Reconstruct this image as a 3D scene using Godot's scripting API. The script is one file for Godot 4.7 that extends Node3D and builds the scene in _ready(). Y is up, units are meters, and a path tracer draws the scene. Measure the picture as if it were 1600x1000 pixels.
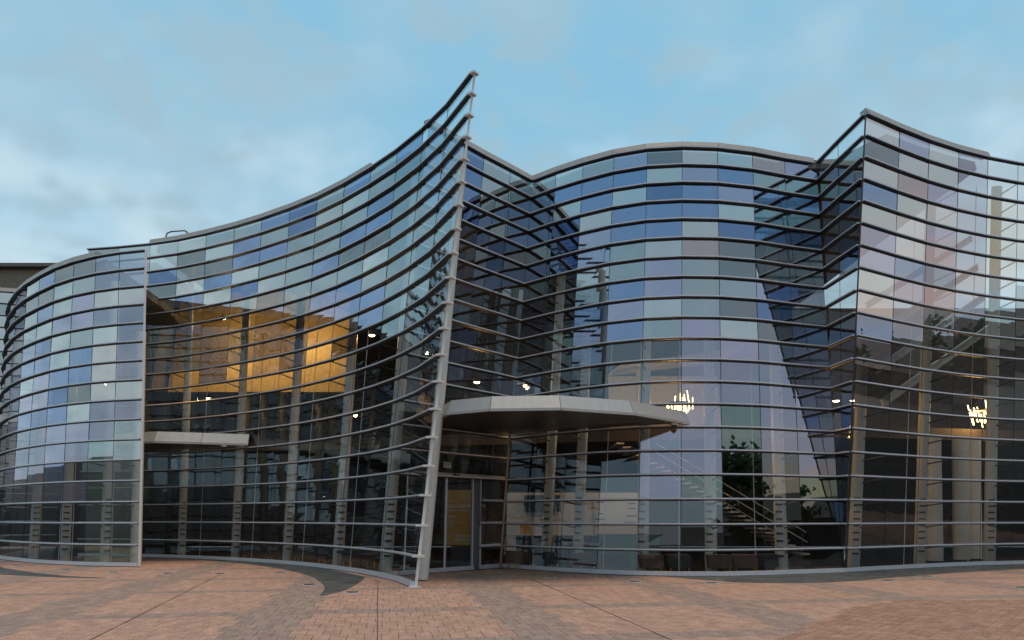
extends Node3D

# ---------------------------------------------------------------- helpers
var rng := RandomNumberGenerator.new()
var taken := {}
var M := {}
const ROW := 0.75

func numbered(n: String) -> String:
	if not taken.has(n):
		taken[n] = 0
		return n
	taken[n] += 1
	return "%s_%03d" % [n, taken[n]]

func thing(called: String, label: String, category: String, at := Vector3.ZERO, group := "") -> Node3D:
	var o := Node3D.new()
	o.name = numbered(called)
	add_child(o)
	o.position = at
	o.set_meta("label", label)
	o.set_meta("category", category)
	o.set_meta("kind", "thing")
	if group != "":
		o.set_meta("group", group)
	return o

func structure(o: Node) -> void:
	o.set_meta("kind", "structure")

func part(mesh: Mesh, called: String, mat: Material, parent: Node, at := Vector3.ZERO) -> MeshInstance3D:
	var o := MeshInstance3D.new()
	o.name = numbered(called) if parent == self else called
	o.mesh = mesh
	o.material_override = mat
	parent.add_child(o, true)
	o.position = at
	return o

func new_st() -> SurfaceTool:
	var st := SurfaceTool.new()
	st.begin(Mesh.PRIMITIVE_TRIANGLES)
	st.set_smooth_group(-1)
	return st

func done(st: SurfaceTool) -> ArrayMesh:
	st.generate_normals()
	return st.commit()

func tri(st: SurfaceTool, a: Vector3, b: Vector3, c: Vector3) -> void:
	st.add_vertex(a); st.add_vertex(b); st.add_vertex(c)

func quad(st: SurfaceTool, a: Vector3, b: Vector3, c: Vector3, d: Vector3) -> void:
	tri(st, a, b, c); tri(st, a, c, d)

# eight corners: p[0..3] bottom ring, p[4..7] top ring
func hexa(st: SurfaceTool, p: Array) -> void:
	quad(st, p[4], p[5], p[6], p[7])
	quad(st, p[3], p[2], p[1], p[0])
	for i in 4:
		var j := (i + 1) % 4
		quad(st, p[i], p[j], p[j + 4], p[i + 4])

func box(st: SurfaceTool, c: Vector3, s: Vector3, yaw := 0.0) -> void:
	var h := s * 0.5
	var p := []
	for y in [-h.y, h.y]:
		for q in [Vector2(-h.x, -h.z), Vector2(-h.x, h.z), Vector2(h.x, h.z), Vector2(h.x, -h.z)]:
			p.append(c + Vector3(q.x, y, q.y).rotated(Vector3.UP, yaw))
	hexa(st, p)

# tapered round tube between two points
func tube(st: SurfaceTool, a: Vector3, b: Vector3, r0: float, r1: float, n := 12, caps := true) -> void:
	var d := (b - a).normalized()
	var u := d.cross(Vector3.FORWARD if absf(d.z) < 0.9 else Vector3.UP).normalized()
	var v := d.cross(u).normalized()
	for i in n:
		var t0 := TAU * i / n
		var t1 := TAU * (i + 1) / n
		var e0 := u * cos(t0) + v * sin(t0)
		var e1 := u * cos(t1) + v * sin(t1)
		quad(st, a + e0 * r0, b + e0 * r1, b + e1 * r1, a + e1 * r0)
		if caps:
			tri(st, a, a + e0 * r0, a + e1 * r0)
			tri(st, b, b + e1 * r1, b + e0 * r1)

func tube_mesh(a: Vector3, b: Vector3, r0: float, r1: float, n := 16) -> ArrayMesh:
	var st := SurfaceTool.new()
	st.begin(Mesh.PRIMITIVE_TRIANGLES)
	st.set_smooth_group(0)
	tube(st, a, b, r0, r1, n, false)
	st.set_smooth_group(-1)
	var d := (b - a).normalized()
	var u := d.cross(Vector3.FORWARD if absf(d.z) < 0.9 else Vector3.UP).normalized()
	var v := d.cross(u).normalized()
	for i in n:
		var e0 := u * cos(TAU * i / n) + v * sin(TAU * i / n)
		var e1 := u * cos(TAU * (i + 1) / n) + v * sin(TAU * (i + 1) / n)
		tri(st, b, b + e1 * r1, b + e0 * r1)
		tri(st, a, a + e0 * r0, a + e1 * r0)
	return done(st)

# plan points are (x, depth): depth runs away from the camera
func w(p: Vector2, y: float) -> Vector3:
	return Vector3(p.x, y, -p.y)

func plan_normals(pts: Array) -> Array:
	var out := []
	for i in pts.size():
		var a: Vector2 = pts[maxi(i - 1, 0)]
		var b: Vector2 = pts[mini(i + 1, pts.size() - 1)]
		var t := (b - a).normalized()
		var n := Vector2(t.y, -t.x)
		if i > 0 and i < pts.size() - 1:
			var t0: Vector2 = (pts[i] - a).normalized()
			n = n / maxf(0.6, n.dot(Vector2(t0.y, -t0.x)))
		out.append(n)
	return out

# a bar of rectangular section swept along a plan polyline; offsets run outwards (towards the plaza)
func sweep(st: SurfaceTool, pts: Array, y0: float, y1: float, o0: float, o1: float, drop := 0.0) -> void:
	var n := plan_normals(pts)
	for i in pts.size() - 1:
		var a: Vector2 = pts[i]
		var b: Vector2 = pts[i + 1]
		hexa(st, [w(a + n[i] * o0, y0), w(a + n[i] * o1, y0 + drop), w(b + n[i + 1] * o1, y0 + drop), w(b + n[i + 1] * o0, y0),
			w(a + n[i] * o0, y1), w(a + n[i] * o1, y1), w(b + n[i + 1] * o1, y1), w(b + n[i + 1] * o0, y1)])

func prism(st: SurfaceTool, poly: PackedVector2Array, y0: float, y1: float) -> void:
	var t := Geometry2D.triangulate_polygon(poly)
	for i in range(0, t.size(), 3):
		tri(st, w(poly[t[i]], y1), w(poly[t[i + 1]], y1), w(poly[t[i + 2]], y1))
		tri(st, w(poly[t[i]], y0), w(poly[t[i + 2]], y0), w(poly[t[i + 1]], y0))
	for i in poly.size():
		var j := (i + 1) % poly.size()
		quad(st, w(poly[i], y0), w(poly[j], y0), w(poly[j], y1), w(poly[i], y1))

func srgb(r: float, g: float, b: float) -> Color:
	return Color(r, g, b).linear_to_srgb()

func noise_tex(seed_: int, freq: float, lo: Color, hi: Color, size := 512, oct := 4) -> NoiseTexture2D:
	var n := FastNoiseLite.new()
	n.seed = seed_
	n.frequency = freq
	n.fractal_octaves = oct
	var t := NoiseTexture2D.new()
	t.width = size
	t.height = size
	t.seamless = true
	t.noise = n
	var g := Gradient.new()
	g.set_color(0, lo)
	g.set_color(1, hi)
	g.add_point(0.5, lo.lerp(hi, 0.5))
	t.color_ramp = g
	return t

func mat(r: float, g: float, b: float, rough := 0.6, metal := 0.0) -> StandardMaterial3D:
	var m := StandardMaterial3D.new()
	m.albedo_color = srgb(r, g, b)
	m.roughness = rough
	m.metallic = metal
	return m

func worn(r: float, g: float, b: float, rough: float, seed_: int, scale: float, depth := 0.15, metal := 0.0) -> StandardMaterial3D:
	var m := mat(r, g, b, rough, metal)
	m.albedo_texture = noise_tex(seed_, 0.02, Color(1 - depth, 1 - depth, 1 - depth), Color(1, 1, 1))
	m.uv1_triplanar = true
	m.uv1_world_triplanar = true
	m.uv1_scale = Vector3.ONE * scale
	return m

# coated glass: a share `cover` of the light is mirrored in the coating's own tint, the rest passes
var mirror_map: ImageTexture
func coated(r: float, g: float, b: float, cover: float) -> ORMMaterial3D:
	var m := ORMMaterial3D.new()
	m.transparency = BaseMaterial3D.TRANSPARENCY_ALPHA
	var c := srgb(r, g, b)
	c.a = cover
	m.albedo_color = c
	m.orm_texture = mirror_map
	return m

func glow(r: float, g: float, b: float, e: float) -> StandardMaterial3D:
	var m := StandardMaterial3D.new()
	m.albedo_color = srgb(r, g, b)
	m.emission_enabled = true
	m.emission = srgb(r, g, b)
	m.emission_energy_multiplier = e
	return m

# ---------------------------------------------------------------- glass walls
var base_of := {}
var top_of := {}

func glass_wall(called: String, label: String, base: Array, top: Array, rows: int, tint: Callable, o := {}) -> Node3D:
	var root := thing(called, label, "glass wall", Vector3.ZERO, o.get("group", ""))
	var ytop := rows * ROW
	var at := func(j: int, y: float) -> Vector2: return (base[j] as Vector2).lerp(top[j], y / ytop)
	var cols := base.size() - 1
	# panes
	for k in rows:
		var y0 := k * ROW + 0.02
		var y1 := (k + 1) * ROW - 0.02
		for j in cols:
			var m: Variant = tint.call(j, k)
			if m == null:
				continue
			var a0: Vector2 = at.call(j, y0)
			var b0: Vector2 = at.call(j + 1, y0)
			var a1: Vector2 = at.call(j, y1)
			var b1: Vector2 = at.call(j + 1, y1)
			if a0.distance_to(b0) < 0.03:
				continue
			var n2 := (b0 - a0).normalized()
			var n := Vector2(n2.y, -n2.x)
			var g0 := n2 * 0.009
			var c := [w(a0 + g0, y0), w(b0 - g0, y0), w(b1 - g0, y1), w(a1 + g0, y1)]
			var nn := w(n, 0.0)
			# each pane sits a little differently in its frame
			var tw := rng.randfn(0.0, 0.0022)
			var tv := rng.randfn(0.0, 0.0016)
			c[0] += nn * (-tw - tv); c[1] += nn * (tw - tv); c[2] += nn * (tw + tv); c[3] += nn * (-tw + tv)
			var st := new_st()
			quad(st, c[0], c[3], c[2], c[1])
			part(done(st), "pane", M[m], root)
	# transoms: a dark rail with an aluminium nose
	var skip: Array = o.get("skip_rail", [])
	for k in rows + 1:
		var y := k * ROW
		var pts := []
		for j in cols + 1:
			pts.append(at.call(j, y))
		if skip.size() == 2 and k > 0 and k < skip[1]:
			pts = pts.slice(skip[0])
		var st := new_st()
		if k == 0:
			sweep(st, pts, 0.02, 0.14, -0.06, 0.07)
			var sill := part(done(st), "base_rail", M.alu, root)
			st = new_st()
			sweep(st, pts, -0.01, 0.02, -0.1, 0.03)
			part(done(st), "plinth", M.dark_metal, sill)
			continue
		sweep(st, pts, y - 0.044, y - 0.014, -0.05, 0.105)
		var rail := part(done(st), "transom", M.rail_dark, root)
		st = new_st()
		sweep(st, pts, y - 0.012, y + 0.028, -0.03, 0.11)
		part(done(st), "nose_cap", M.alu, rail)
	# silicone joints
	for j in range(1, cols):
		var st := new_st()
		var low: float = skip[1] * ROW if skip.size() == 2 and j < skip[0] else 0.1
		joint_bar(st, w(at.call(j, low), low), w(at.call(j, ytop), ytop), 0.017, 0.02)
		part(done(st), "mullion_joint", M.joint, root)
	# coping
	for span in o.get("coping", []):
		var pts := []
		for j in range(span[0], span[1] + 1):
			pts.append(top[j])
		if o.has("trim"):
			pts[-1] = (pts[-2] as Vector2).lerp(pts[-1], 0.9)
		for i in pts.size() - 1:
			var st := new_st()
			var two := [pts[i], pts[i + 1]]
			var nn := plan_normals(pts)
			if o.has("miter0"):
				nn[0] = o.miter0
			var a: Vector2 = two[0]
			var b: Vector2 = two[1]
			var e := (b - a).normalized() * 0.006
			hexa(st, [w(a + e + nn[i] * -0.25, ytop + 0.035), w(a + e + nn[i] * 0.11, ytop + 0.035), w(b - e + nn[i + 1] * 0.11, ytop + 0.035), w(b - e + nn[i + 1] * -0.25, ytop + 0.035),
				w(a + e + nn[i] * -0.25, ytop + 0.25), w(a + e + nn[i] * 0.06, ytop + 0.23), w(b - e + nn[i + 1] * 0.06, ytop + 0.23), w(b - e + nn[i + 1] * -0.25, ytop + 0.25)])
			part(done(st), "coping_panel", M.coping, root)
	# columns behind the glass with their arms
	for cdef in o.get("columns", []):
		var j: int = cdef[0]
		var back: float = cdef[1]
		var rad: float = cdef[2]
		var ctop: float = cdef[3]
		var nb: Vector2 = plan_normals(base)[j]
		var nt: Vector2 = plan_normals(top)[j]
		var cat := func(y: float) -> Vector2: return (at.call(j, y) as Vector2) - nb.lerp(nt, y / ytop) * back
		var col := part(tube_mesh(w(cat.call(0.03), 0.03), w(cat.call(ctop), ctop), rad, rad * 0.92, 20), "column", M.column, root)
		for k in range(1, rows + 1):
			var y := k * ROW - 0.03
			if y > ctop:
				break
			var st := new_st()
			tube(st, w(cat.call(y - 0.13), y - 0.13), w(at.call(j, y), y), 0.03, 0.02, 6)
			part(done(st), "arm", M.dark_metal, col)
		if cdef.size() > 4:
			for s in 9:
				var y := 0.5 + s * 0.23
				var c2: Vector2 = cat.call(y)
				var nn := nb.normalized()
				var side := Vector2(-nn.y, nn.x)
				var toc := (-c2).normalized()
				var f: Vector2 = (toc * 0.9 + side * 0.25 * float(cdef[4])).normalized()
				var st := new_st()
				var cc := w(c2 + f * (rad * 0.985), y)
				box(st, cc, Vector3(rad * 1.05, 0.055, 0.05), atan2(f.x, -f.y))
				part(done(st), "air_slot", M.slot, col)
	# slender tie rods between the columns
	for j in o.get("rods", []):
		var nb: Vector2 = plan_normals(base)[j]
		var st := new_st()
		tube(st, w(at.call(j, 0.03) - nb * 0.45, 0.03), w(at.call(j, ytop - 0.9) - nb * 0.45, ytop - 0.9), 0.014, 0.014, 6)
		part(done(st), "tie_rod", M.white_metal, root)
	return root

func joint_bar(st: SurfaceTool, a: Vector3, b: Vector3, hx: float, hz: float) -> void:
	var f := Vector3(a.x, 0, a.z).normalized()
	var s := f.cross(Vector3.UP).normalized()
	var p := []
	for e in [a, b]:
		for q in [[-1, -1], [-1, 1], [1, 1], [1, -1]]:
			p.append(e + s * hx * q[0] * 0.5 + f * hz * q[1] * 0.5)
	hexa(st, p)

func pick(table: Array) -> String:
	var total := 0.0
	for e in table:
		total += e[1]
	var r := rng.randf() * total
	for e in table:
		r -= e[1]
		if r <= 0:
			return e[0]
	return table[0][0]

func shifted(top: Array, o0: Vector2, o1: Vector2) -> Array:
	var out := []
	for i in top.size():
		out.append(top[i] + o0.lerp(o1, float(i) / (top.size() - 1)))
	return out

# ---------------------------------------------------------------- sky
func make_sky() -> ImageTexture:
	var W := 1024
	var H := 512
	var img := Image.create(W, H, false, Image.FORMAT_RGBF)
	var n1 := FastNoiseLite.new()
	n1.seed = 11
	n1.frequency = 1.1
	n1.fractal_octaves = 6
	n1.fractal_gain = 0.5
	var n2 := FastNoiseLite.new()
	n2.seed = 29
	n2.frequency = 2.6
	n2.fractal_octaves = 5
	var blue_hi := Vector3(0.205, 0.45, 0.65)
	var blue_mid := Vector3(0.255, 0.535, 0.735)
	var blue_low := Vector3(0.50, 0.71, 0.84)
	var veil := Vector3(0.41, 0.58, 0.68)
	var mauve := Vector3(0.54, 0.52, 0.575)
	var amber := Vector3(0.86, 0.56, 0.33)
	for y in H:
		var el := PI * 0.5 - PI * (y + 0.5) / H
		var up := sin(el)
		for x in W:
			var az := TAU * (x + 0.5) / W
			var d := Vector3(sin(az) * cos(el), up, -cos(az) * cos(el))
			var e := clampf(rad_to_deg(el), 0.0, 90.0)
			var c := blue_low.lerp(blue_mid, smoothstep(10.0, 34.0, e)).lerp(blue_hi, smoothstep(34.0, 75.0, e))
			# cloud sheet seen in perspective
			var q := Vector3(d.x, 0, d.z) / (up + 0.28)
			var f := n1.get_noise_3d(q.x * 1.0, 3.0, q.z * 1.4) * 0.5 + 0.5
			var f2 := n2.get_noise_3d(q.x * 1.5, 9.0, q.z * 1.5) * 0.5 + 0.5
			var cover := smoothstep(0.36, 0.72, f * 0.72 + f2 * 0.28)
			# the evening side of the sky: warmer and greyer towards the sunset
			var evening := clampf(0.5 + 0.5 * (d.x * 0.45 + d.z * 0.9) / maxf(cos(el), 0.2), 0.0, 1.0)
			evening = smoothstep(0.25, 0.95, evening) * smoothstep(62.0, 12.0, e)
			var grey := veil.lerp(mauve, evening)
			var lit := grey.lerp(Vector3(0.58, 0.73, 0.81), smoothstep(0.5, 0.85, f2) * 0.45)
			c = c.lerp(grey, evening * 0.55)
			c = c.lerp(lit, cover * lerpf(0.62, 0.8, evening))
			# low bright bank
			c = c.lerp(Vector3(0.66, 0.79, 0.85), smoothstep(30.0, 10.0, e + (f2 - 0.5) * 30.0) * 0.75 * (1.0 - evening))
			c = c.lerp(Vector3(0.36, 0.53, 0.63), smoothstep(0.47, 0.72, n2.get_noise_3d(q.x * 2.2 + 7.0, 1.0, q.z * 2.6) * 0.5 + 0.5) * 0.7 * (1.0 - evening * 0.6))
			c = c.lerp(Vector3(0.78, 0.60, 0.50), smoothstep(13.0, 4.0, e + (f - 0.5) * 16.0) * evening * 0.55)
			# strip of sunset under the cloud edge
			var toward := clampf(d.x * 0.93 + d.z * 0.36, 0.0, 1.0)
			var strip := smoothstep(0.93, 0.995, toward) * smoothstep(0.5, 1.5, e) * smoothstep(7.0, 3.5, e + (f - 0.5) * 8.0)
			c = c.lerp(amber, strip * 0.6)
			img.set_pixel(x, y, Color(c.x, c.y, c.z))
	return ImageTexture.create_from_image(img)

# ---------------------------------------------------------------- scene
func _ready() -> void:
	rng.seed = 4711
	# camera
	var cam := Camera3D.new()
	cam.name = "camera"
	add_child(cam)
	cam.position = Vector3(0, 1.69, 0)
	cam.rotation_degrees = Vector3(16.24, 0, 0)
	cam.fov = 50.51
	cam.near = 0.1
	cam.far = 900.0
	cam.current = true
	# sky and exposure
	var env := Environment.new()
	env.background_mode = Environment.BG_SKY
	var sky := Sky.new()
	var pano := PanoramaSkyMaterial.new()
	pano.panorama = make_sky()
	sky.sky_material = pano
	env.sky = sky
	env.tonemap_mode = Environment.TONE_MAPPER_LINEAR
	env.tonemap_exposure = 1.65
	env.background_energy_multiplier = 0.606
	env.sdfgi_enabled = true
	env.ssao_enabled = true
	env.ssil_enabled = true
	var we := WorldEnvironment.new()
	we.name = "world_environment"
	we.environment = env
	add_child(we)
	# last light of the evening, soft, from the sunset side
	var sun := DirectionalLight3D.new()
	sun.name = "sun"
	sun.light_energy = 0.5
	sun.light_color = Color(1.0, 0.88, 0.76)
	sun.light_angular_distance = 30.0
	sun.shadow_enabled = true
	add_child(sun)
	sun.look_at_from_position(Vector3.ZERO, -Vector3(0.12, 0.97, 0.16), Vector3.FORWARD)

	materials()
	plaza()
	building()
	canopies()
	interior()
	entrance()
	lamps()
	surroundings()

func materials() -> void:
	var im := Image.create(2, 2, false, Image.FORMAT_RGB8)
	im.fill(Color(1.0, 0.012, 1.0))
	mirror_map = ImageTexture.create_from_image(im)
	# coated glass tints
	M.blue = coated(0.28, 0.37, 0.54, 0.86)
	M.deep_blue = coated(0.19, 0.27, 0.43, 0.86)
	M.sea = coated(0.43, 0.49, 0.50, 0.84)
	M.pale = coated(0.62, 0.67, 0.66, 0.82)
	M.grey = coated(0.27, 0.29, 0.30, 0.86)
	M.mauve = coated(0.46, 0.46, 0.57, 0.84)
	M.silver = coated(0.66, 0.65, 0.63, 0.80)
	M.rose = coated(0.52, 0.43, 0.42, 0.84)
	M.lilac = coated(0.44, 0.49, 0.60, 0.60)
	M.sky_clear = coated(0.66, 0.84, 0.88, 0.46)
	M.clear = coated(0.40, 0.50, 0.54, 0.32)
	M.clear_dark = coated(0.24, 0.29, 0.32, 0.30)
	M.green_clear = coated(0.42, 0.58, 0.54, 0.40)
	M.teal = coated(0.30, 0.55, 0.52, 0.52)
	M.alu = worn(0.62, 0.65, 0.70, 0.34, 5, 0.8, 0.10, 0.25)
	M.rail_dark = mat(0.035, 0.035, 0.04, 0.5, 0.2)
	M.dark_metal = mat(0.05, 0.05, 0.055, 0.45, 0.4)
	M.joint = mat(0.02, 0.022, 0.025, 0.7)
	M.coping = worn(0.36, 0.36, 0.345, 0.55, 7, 0.5, 0.14, 0.1)
	M.column = worn(0.60, 0.62, 0.58, 0.42, 9, 0.6, 0.10, 0.05)
	M.slot = mat(0.05, 0.055, 0.055, 0.8)
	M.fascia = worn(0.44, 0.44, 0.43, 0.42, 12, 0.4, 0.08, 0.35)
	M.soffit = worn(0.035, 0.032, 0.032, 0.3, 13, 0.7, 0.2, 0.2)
	M.white_metal = mat(0.62, 0.63, 0.63, 0.5)

# ---------------------------------------------------------------- building
func building() -> void:
	# sweeping concave wall that ends in the free-standing tip
	var ct := [Vector2(-21.9, 32.65), Vector2(-20.15, 32.35), Vector2(-18.34, 31.95), Vector2(-16.67, 31.41), Vector2(-14.94, 30.66), Vector2(-13.23, 29.81), Vector2(-11.59, 28.87), Vector2(-9.97, 27.83), Vector2(-8.43, 26.73), Vector2(-6.97, 25.50), Vector2(-5.60, 24.18), Vector2(-4.32, 22.80), Vector2(-3.16, 21.36), Vector2(-2.14, 19.87), Vector2(-1.24, 18.22)]
	var cb := shifted(ct, Vector2(2.2, -0.05), Vector2(-1.26, 0.1))
	top_of.concave = ct
	base_of.concave = cb
	var tip := glass_wall("curved_glass_wall", "long concave curtain wall of grey and blue panes rising to a sharp tip", cb, ct, 20,
		func(j: int, k: int) -> String:
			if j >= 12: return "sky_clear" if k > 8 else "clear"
			if k < 3: return "clear_dark"
			if k < 10: return "clear"
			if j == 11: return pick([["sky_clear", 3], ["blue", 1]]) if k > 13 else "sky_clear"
			if k == 10: return pick([["mauve", 1], ["lilac", 2], ["clear", 2]])
			if k < 13 and j > 5: return pick([["lilac", 2], ["blue", 2], ["sky_clear", 1]])
			return pick([["blue", 5], ["sea", 5], ["pale", 3.0], ["grey", 2], ["deep_blue", 1.0], ["silver", 0.6]]),
		{"coping": [[2, 10]], "columns": [[3, 0.9, 0.17, 14.2, 1.0], [5, 0.9, 0.18, 14.2, 1.0], [7, 0.9, 0.19, 14.2, 1.0], [9, 0.9, 0.20, 14.2, 1.0], [11, 0.9, 0.21, 14.2, 1.0], [13, 0.7, 0.17, 13.4]], "rods": [4, 6, 8, 10]})
	# the light edge post of the tip with a plate at every rail
	var st := new_st()
	joint_bar(st, w(cb[14] + Vector2(0.07, 0), 0.02), w(ct[14] + Vector2(0.07, 0), 15.02), 0.075, 0.12)
	var post := part(done(st), "edge_post", M.white_metal, tip)
	for k in 21:
		var y := k * ROW
		var p: Vector2 = (cb[14] as Vector2).lerp(ct[14], y / 15.0)
		st = new_st()
		box(st, w(p + Vector2(0.05, -0.03), y), Vector3(0.24, 0.06, 0.22), 0.95)
		part(done(st), "rail_plate", M.white_metal, post)
	# convex drum in the middle
	var dt := [Vector2(0.83, 25.27), Vector2(1.77, 24.50), Vector2(2.79, 23.79), Vector2(3.91, 23.15), Vector2(5.10, 22.74), Vector2(6.38, 22.60), Vector2(7.72, 22.68), Vector2(9.14, 22.98), Vector2(10.54, 23.45), Vector2(11.95, 23.85)]
	var dof := [Vector2(-1.18, 0.03), Vector2(-1.2, -0.15), Vector2(-1.25, -0.4), Vector2(-1.28, -0.65), Vector2(-1.31, -0.85), Vector2(-1.33, -0.98), Vector2(-1.38, -1.05), Vector2(-1.45, -1.05), Vector2(-1.45, -0.95), Vector2(-1.40, -0.82)]
	var db := []
	for i in dt.size():
		db.append(dt[i] + dof[i])
	top_of.drum = dt
	base_of.drum = db
	glass_wall("drum_glass_wall", "bulging convex curtain wall of blue and grey panes beside the entrance canopy", db, dt, 20,
		func(j: int, k: int) -> String:
			if k < 2: return "clear_dark"
			if k < 4: return pick([["clear", 4], ["green_clear", 1], ["lilac", 0.8]]) if j > 2 else "clear_dark"
			if k < 7: return pick([["lilac", 3], ["clear", 1.5], ["green_clear", 1]]) if j > 3 else "clear_dark"
			if k < 10: return pick([["mauve", 3], ["lilac", 3], ["rose", 1.0]]) if j > 4 else pick([["clear", 3], ["lilac", 0.8]])
			if j < 2 and k < 14: return pick([["clear_dark", 3], ["green_clear", 1]])
			return pick([["blue", 4.0], ["mauve", 2.5 + 0.3 * j], ["sea", 2.0], ["pale", 3.0], ["grey", 2.2], ["deep_blue", 1.6], ["silver", 1.0], ["rose", 0.2 * j]]),
		{"coping": [[0, 9]], "trim": true, "columns": [[1, 0.8, 0.18, 12.2, -1.0], [2, 0.95, 0.18, 12.4, -1.0], [4, 0.95, 0.19, 14.2, -1.0], [6, 0.95, 0.19, 14.2, -1.0], [8, 0.95, 0.2, 14.2, -1.0]], "rods": [3, 5, 7]})
	# straight wall behind the tip, over the doors
	var rt := [Vector2(-2.95, 21.05), Vector2(-2.10, 22.04), Vector2(-1.06, 23.22), Vector2(-0.05, 24.30), Vector2(0.83, 25.27)]
	var rb := [Vector2(-3.85, 21.35), Vector2(-3.05, 22.25), Vector2(-2.12, 23.32), Vector2(-1.22, 24.30), Vector2(-0.35, 25.30)]
	base_of.recess = rb
	top_of.recess = rt
	glass_wall("entrance_glass_wall", "straight dark curtain wall over the doors, between tip and drum", rb, rt, 20,
		func(j: int, k: int) -> Variant:
			if k < 4 and j < 3: return null
			if k > 15: return "deep_blue" if j < 2 else "sea"
			if k > 12: return "clear_dark" if j < 2 else "grey"
			return pick([["clear_dark", 3], ["clear", 1]]),
		{"coping": [[0, 4]], "skip_rail": [3, 4]})
	# return wall of the right wing, widening upwards
	var vt := [Vector2(11.95, 23.85), Vector2(12.03, 22.2), Vector2(12.16, 20.42)]
	var vb := [Vector2(10.55, 23.03), Vector2(10.6, 23.07), Vector2(10.66, 23.12)]
	glass_wall("return_glass_wall", "dark wedge of glass wall widening upwards between drum and corner", vb, vt, 20,
		func(j: int, k: int) -> String:
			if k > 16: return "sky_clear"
			return pick([["clear_dark", 4], ["grey", 1], ["deep_blue", 0.7]]),
		{"coping": []})
	# leaning wing at the right
	var wt := [Vector2(12.16, 20.42), Vector2(13.86, 21.36), Vector2(15.37, 22.14), Vector2(16.89, 22.82), Vector2(18.36, 23.37), Vector2(19.83, 23.81), Vector2(21.35, 24.15), Vector2(22.9, 24.38), Vector2(24.5, 24.5)]
	var wb := shifted(wt, Vector2(-1.5, 2.70), Vector2(-1.0, 3.25))
	top_of.wing = wt
	base_of.wing = wb
	var wing := glass_wall("leaning_glass_wall", "outward leaning curtain wall with rose and silver panes meeting in a high corner", wb, wt, 20,
		func(j: int, k: int) -> String:
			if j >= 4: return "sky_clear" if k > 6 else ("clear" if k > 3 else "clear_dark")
			if k < 7: return "clear_dark"
			if j == 3: return "lilac" if k > 9 else "clear"
			if k < 9: return "silver" if j == 0 else "clear"
			if k < 12 and j > 0: return pick([["lilac", 2], ["clear", 2]])
			return pick([["mauve", 3], ["silver", 2.2], ["rose", 1.6], ["pale", 1.6], ["grey", 1.5], ["blue", 1.0]]),
		{"coping": [[0, 4]], "miter0": Vector2(0.12, -1.1), "columns": [[1, 1.1, 0.2, 8.5, 1.0], [3, 1.1, 0.2, 13.6, 1.0], [5, 0.9, 0.2, 14.5, 1.0], [7, 0.9, 0.2, 14.5]], "rods": [2, 4, 6]})
	st = new_st()
	joint_bar(st, w(wb[0], 0.05), w(wt[0], 15.0), 0.05, 0.05)
	part(done(st), "corner_post", M.dark_metal, wing)
	# convex drum at the left, sixteen rows high
	var lt := [Vector2(-28.4, 37.6), Vector2(-27.5, 35.7), Vector2(-26.38, 33.96), Vector2(-25.04, 32.30), Vector2(-23.66, 30.80), Vector2(-22.36, 29.58), Vector2(-21.06, 28.52), Vector2(-19.73, 27.52), Vector2(-18.43, 26.73), Vector2(-17.14, 26.11), Vector2(-15.93, 25.69), Vector2(-14.75, 25.41)]
	var lb := shifted(lt, Vector2(1.7, -0.1), Vector2(1.44, 0.25))
	top_of.left = lt
	base_of.left = lb
	var lw := glass_wall("rounded_glass_wall", "lower rounded curtain wall with a free edge at the left of the plaza", lb, lt, 16,
		func(j: int, k: int) -> String:
			if j >= 9: return pick([["silver", 1.4], ["lilac", 2], ["pale", 0.8]]) if k > 6 else pick([["sky_clear", 2], ["green_clear", 1.5], ["lilac", 0.6]]) if k > 2 else "green_clear"
			if k < 3: return "clear_dark"
			if k < 7: return pick([["lilac", 3], ["clear", 1], ["blue", 1], ["teal", 0.4], ["mauve", 1]])
			return pick([["blue", 4], ["sea", 2.4], ["pale", 2], ["deep_blue", 1.2], ["mauve", 2], ["grey", 1.5]]),
		{"coping": [[0, 9]], "columns": [[9, 0.9, 0.2, 11.2, 1.0], [7, 0.9, 0.2, 11.2, 1.0], [5, 0.9, 0.2, 11.2, 1.0], [10, 1.2, 0.2, 9.0]], "rods": [6, 8]})
	st = new_st()
	joint_bar(st, w(lb[11] + Vector2(0.03, 0), 0.02), w(lt[11] + Vector2(0.03, 0), 12.02), 0.08, 0.1)
	part(done(st), "edge_post", M.white_metal, lw)
	# next scallop, at the far left edge
	var ft := [Vector2(-37.0, 36.6), Vector2(-35.2, 37.8), Vector2(-33.3, 38.7), Vector2(-31.4, 39.4), Vector2(-29.4, 39.9), Vector2(-27.4, 40.3)]
	var fb := shifted(ft, Vector2(2.0, 0), Vector2(1.7, 0))
	glass_wall("distant_glass_wall", "sliver of another glass wall behind the rounded one at the far left", fb, ft, 20,
		func(_j: int, k: int) -> String: return pick([["pale", 2], ["sea", 2], ["silver", 1]]) if k > 8 else pick([["grey", 1], ["clear", 2]]),
		{"coping": [[0, 5]]})
	# solid gallery block behind, brown panels, seen over the left wall
	var gb := thing("gallery_block", "brown clad gallery block showing above the glass at the far left", "building", Vector3(-36, 0, -48))
	st = new_st()
	box(st, Vector3(0, 8.9, 0), Vector3(24, 17.8, 10))
	part(done(st), "wall", worn(0.20, 0.165, 0.12, 0.7, 21, 0.3), gb)
	for i in 9:
		for r in 2:
			st = new_st()
			box(st, Vector3(-11.9 + 2.7 * i + 1.3, 17.8 - 1.15 - 2.1 * r, 5.03), Vector3(2.66, 2.06, 0.06))
			part(done(st), "panel", M.clad if M.has("clad") else clad(), gb)
	st = new_st()
	box(st, Vector3(0, 17.92, 0.1), Vector3(24.6, 0.24, 10.9))
	part(done(st), "roof", mat(0.10, 0.095, 0.09, 0.6), gb)
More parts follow.
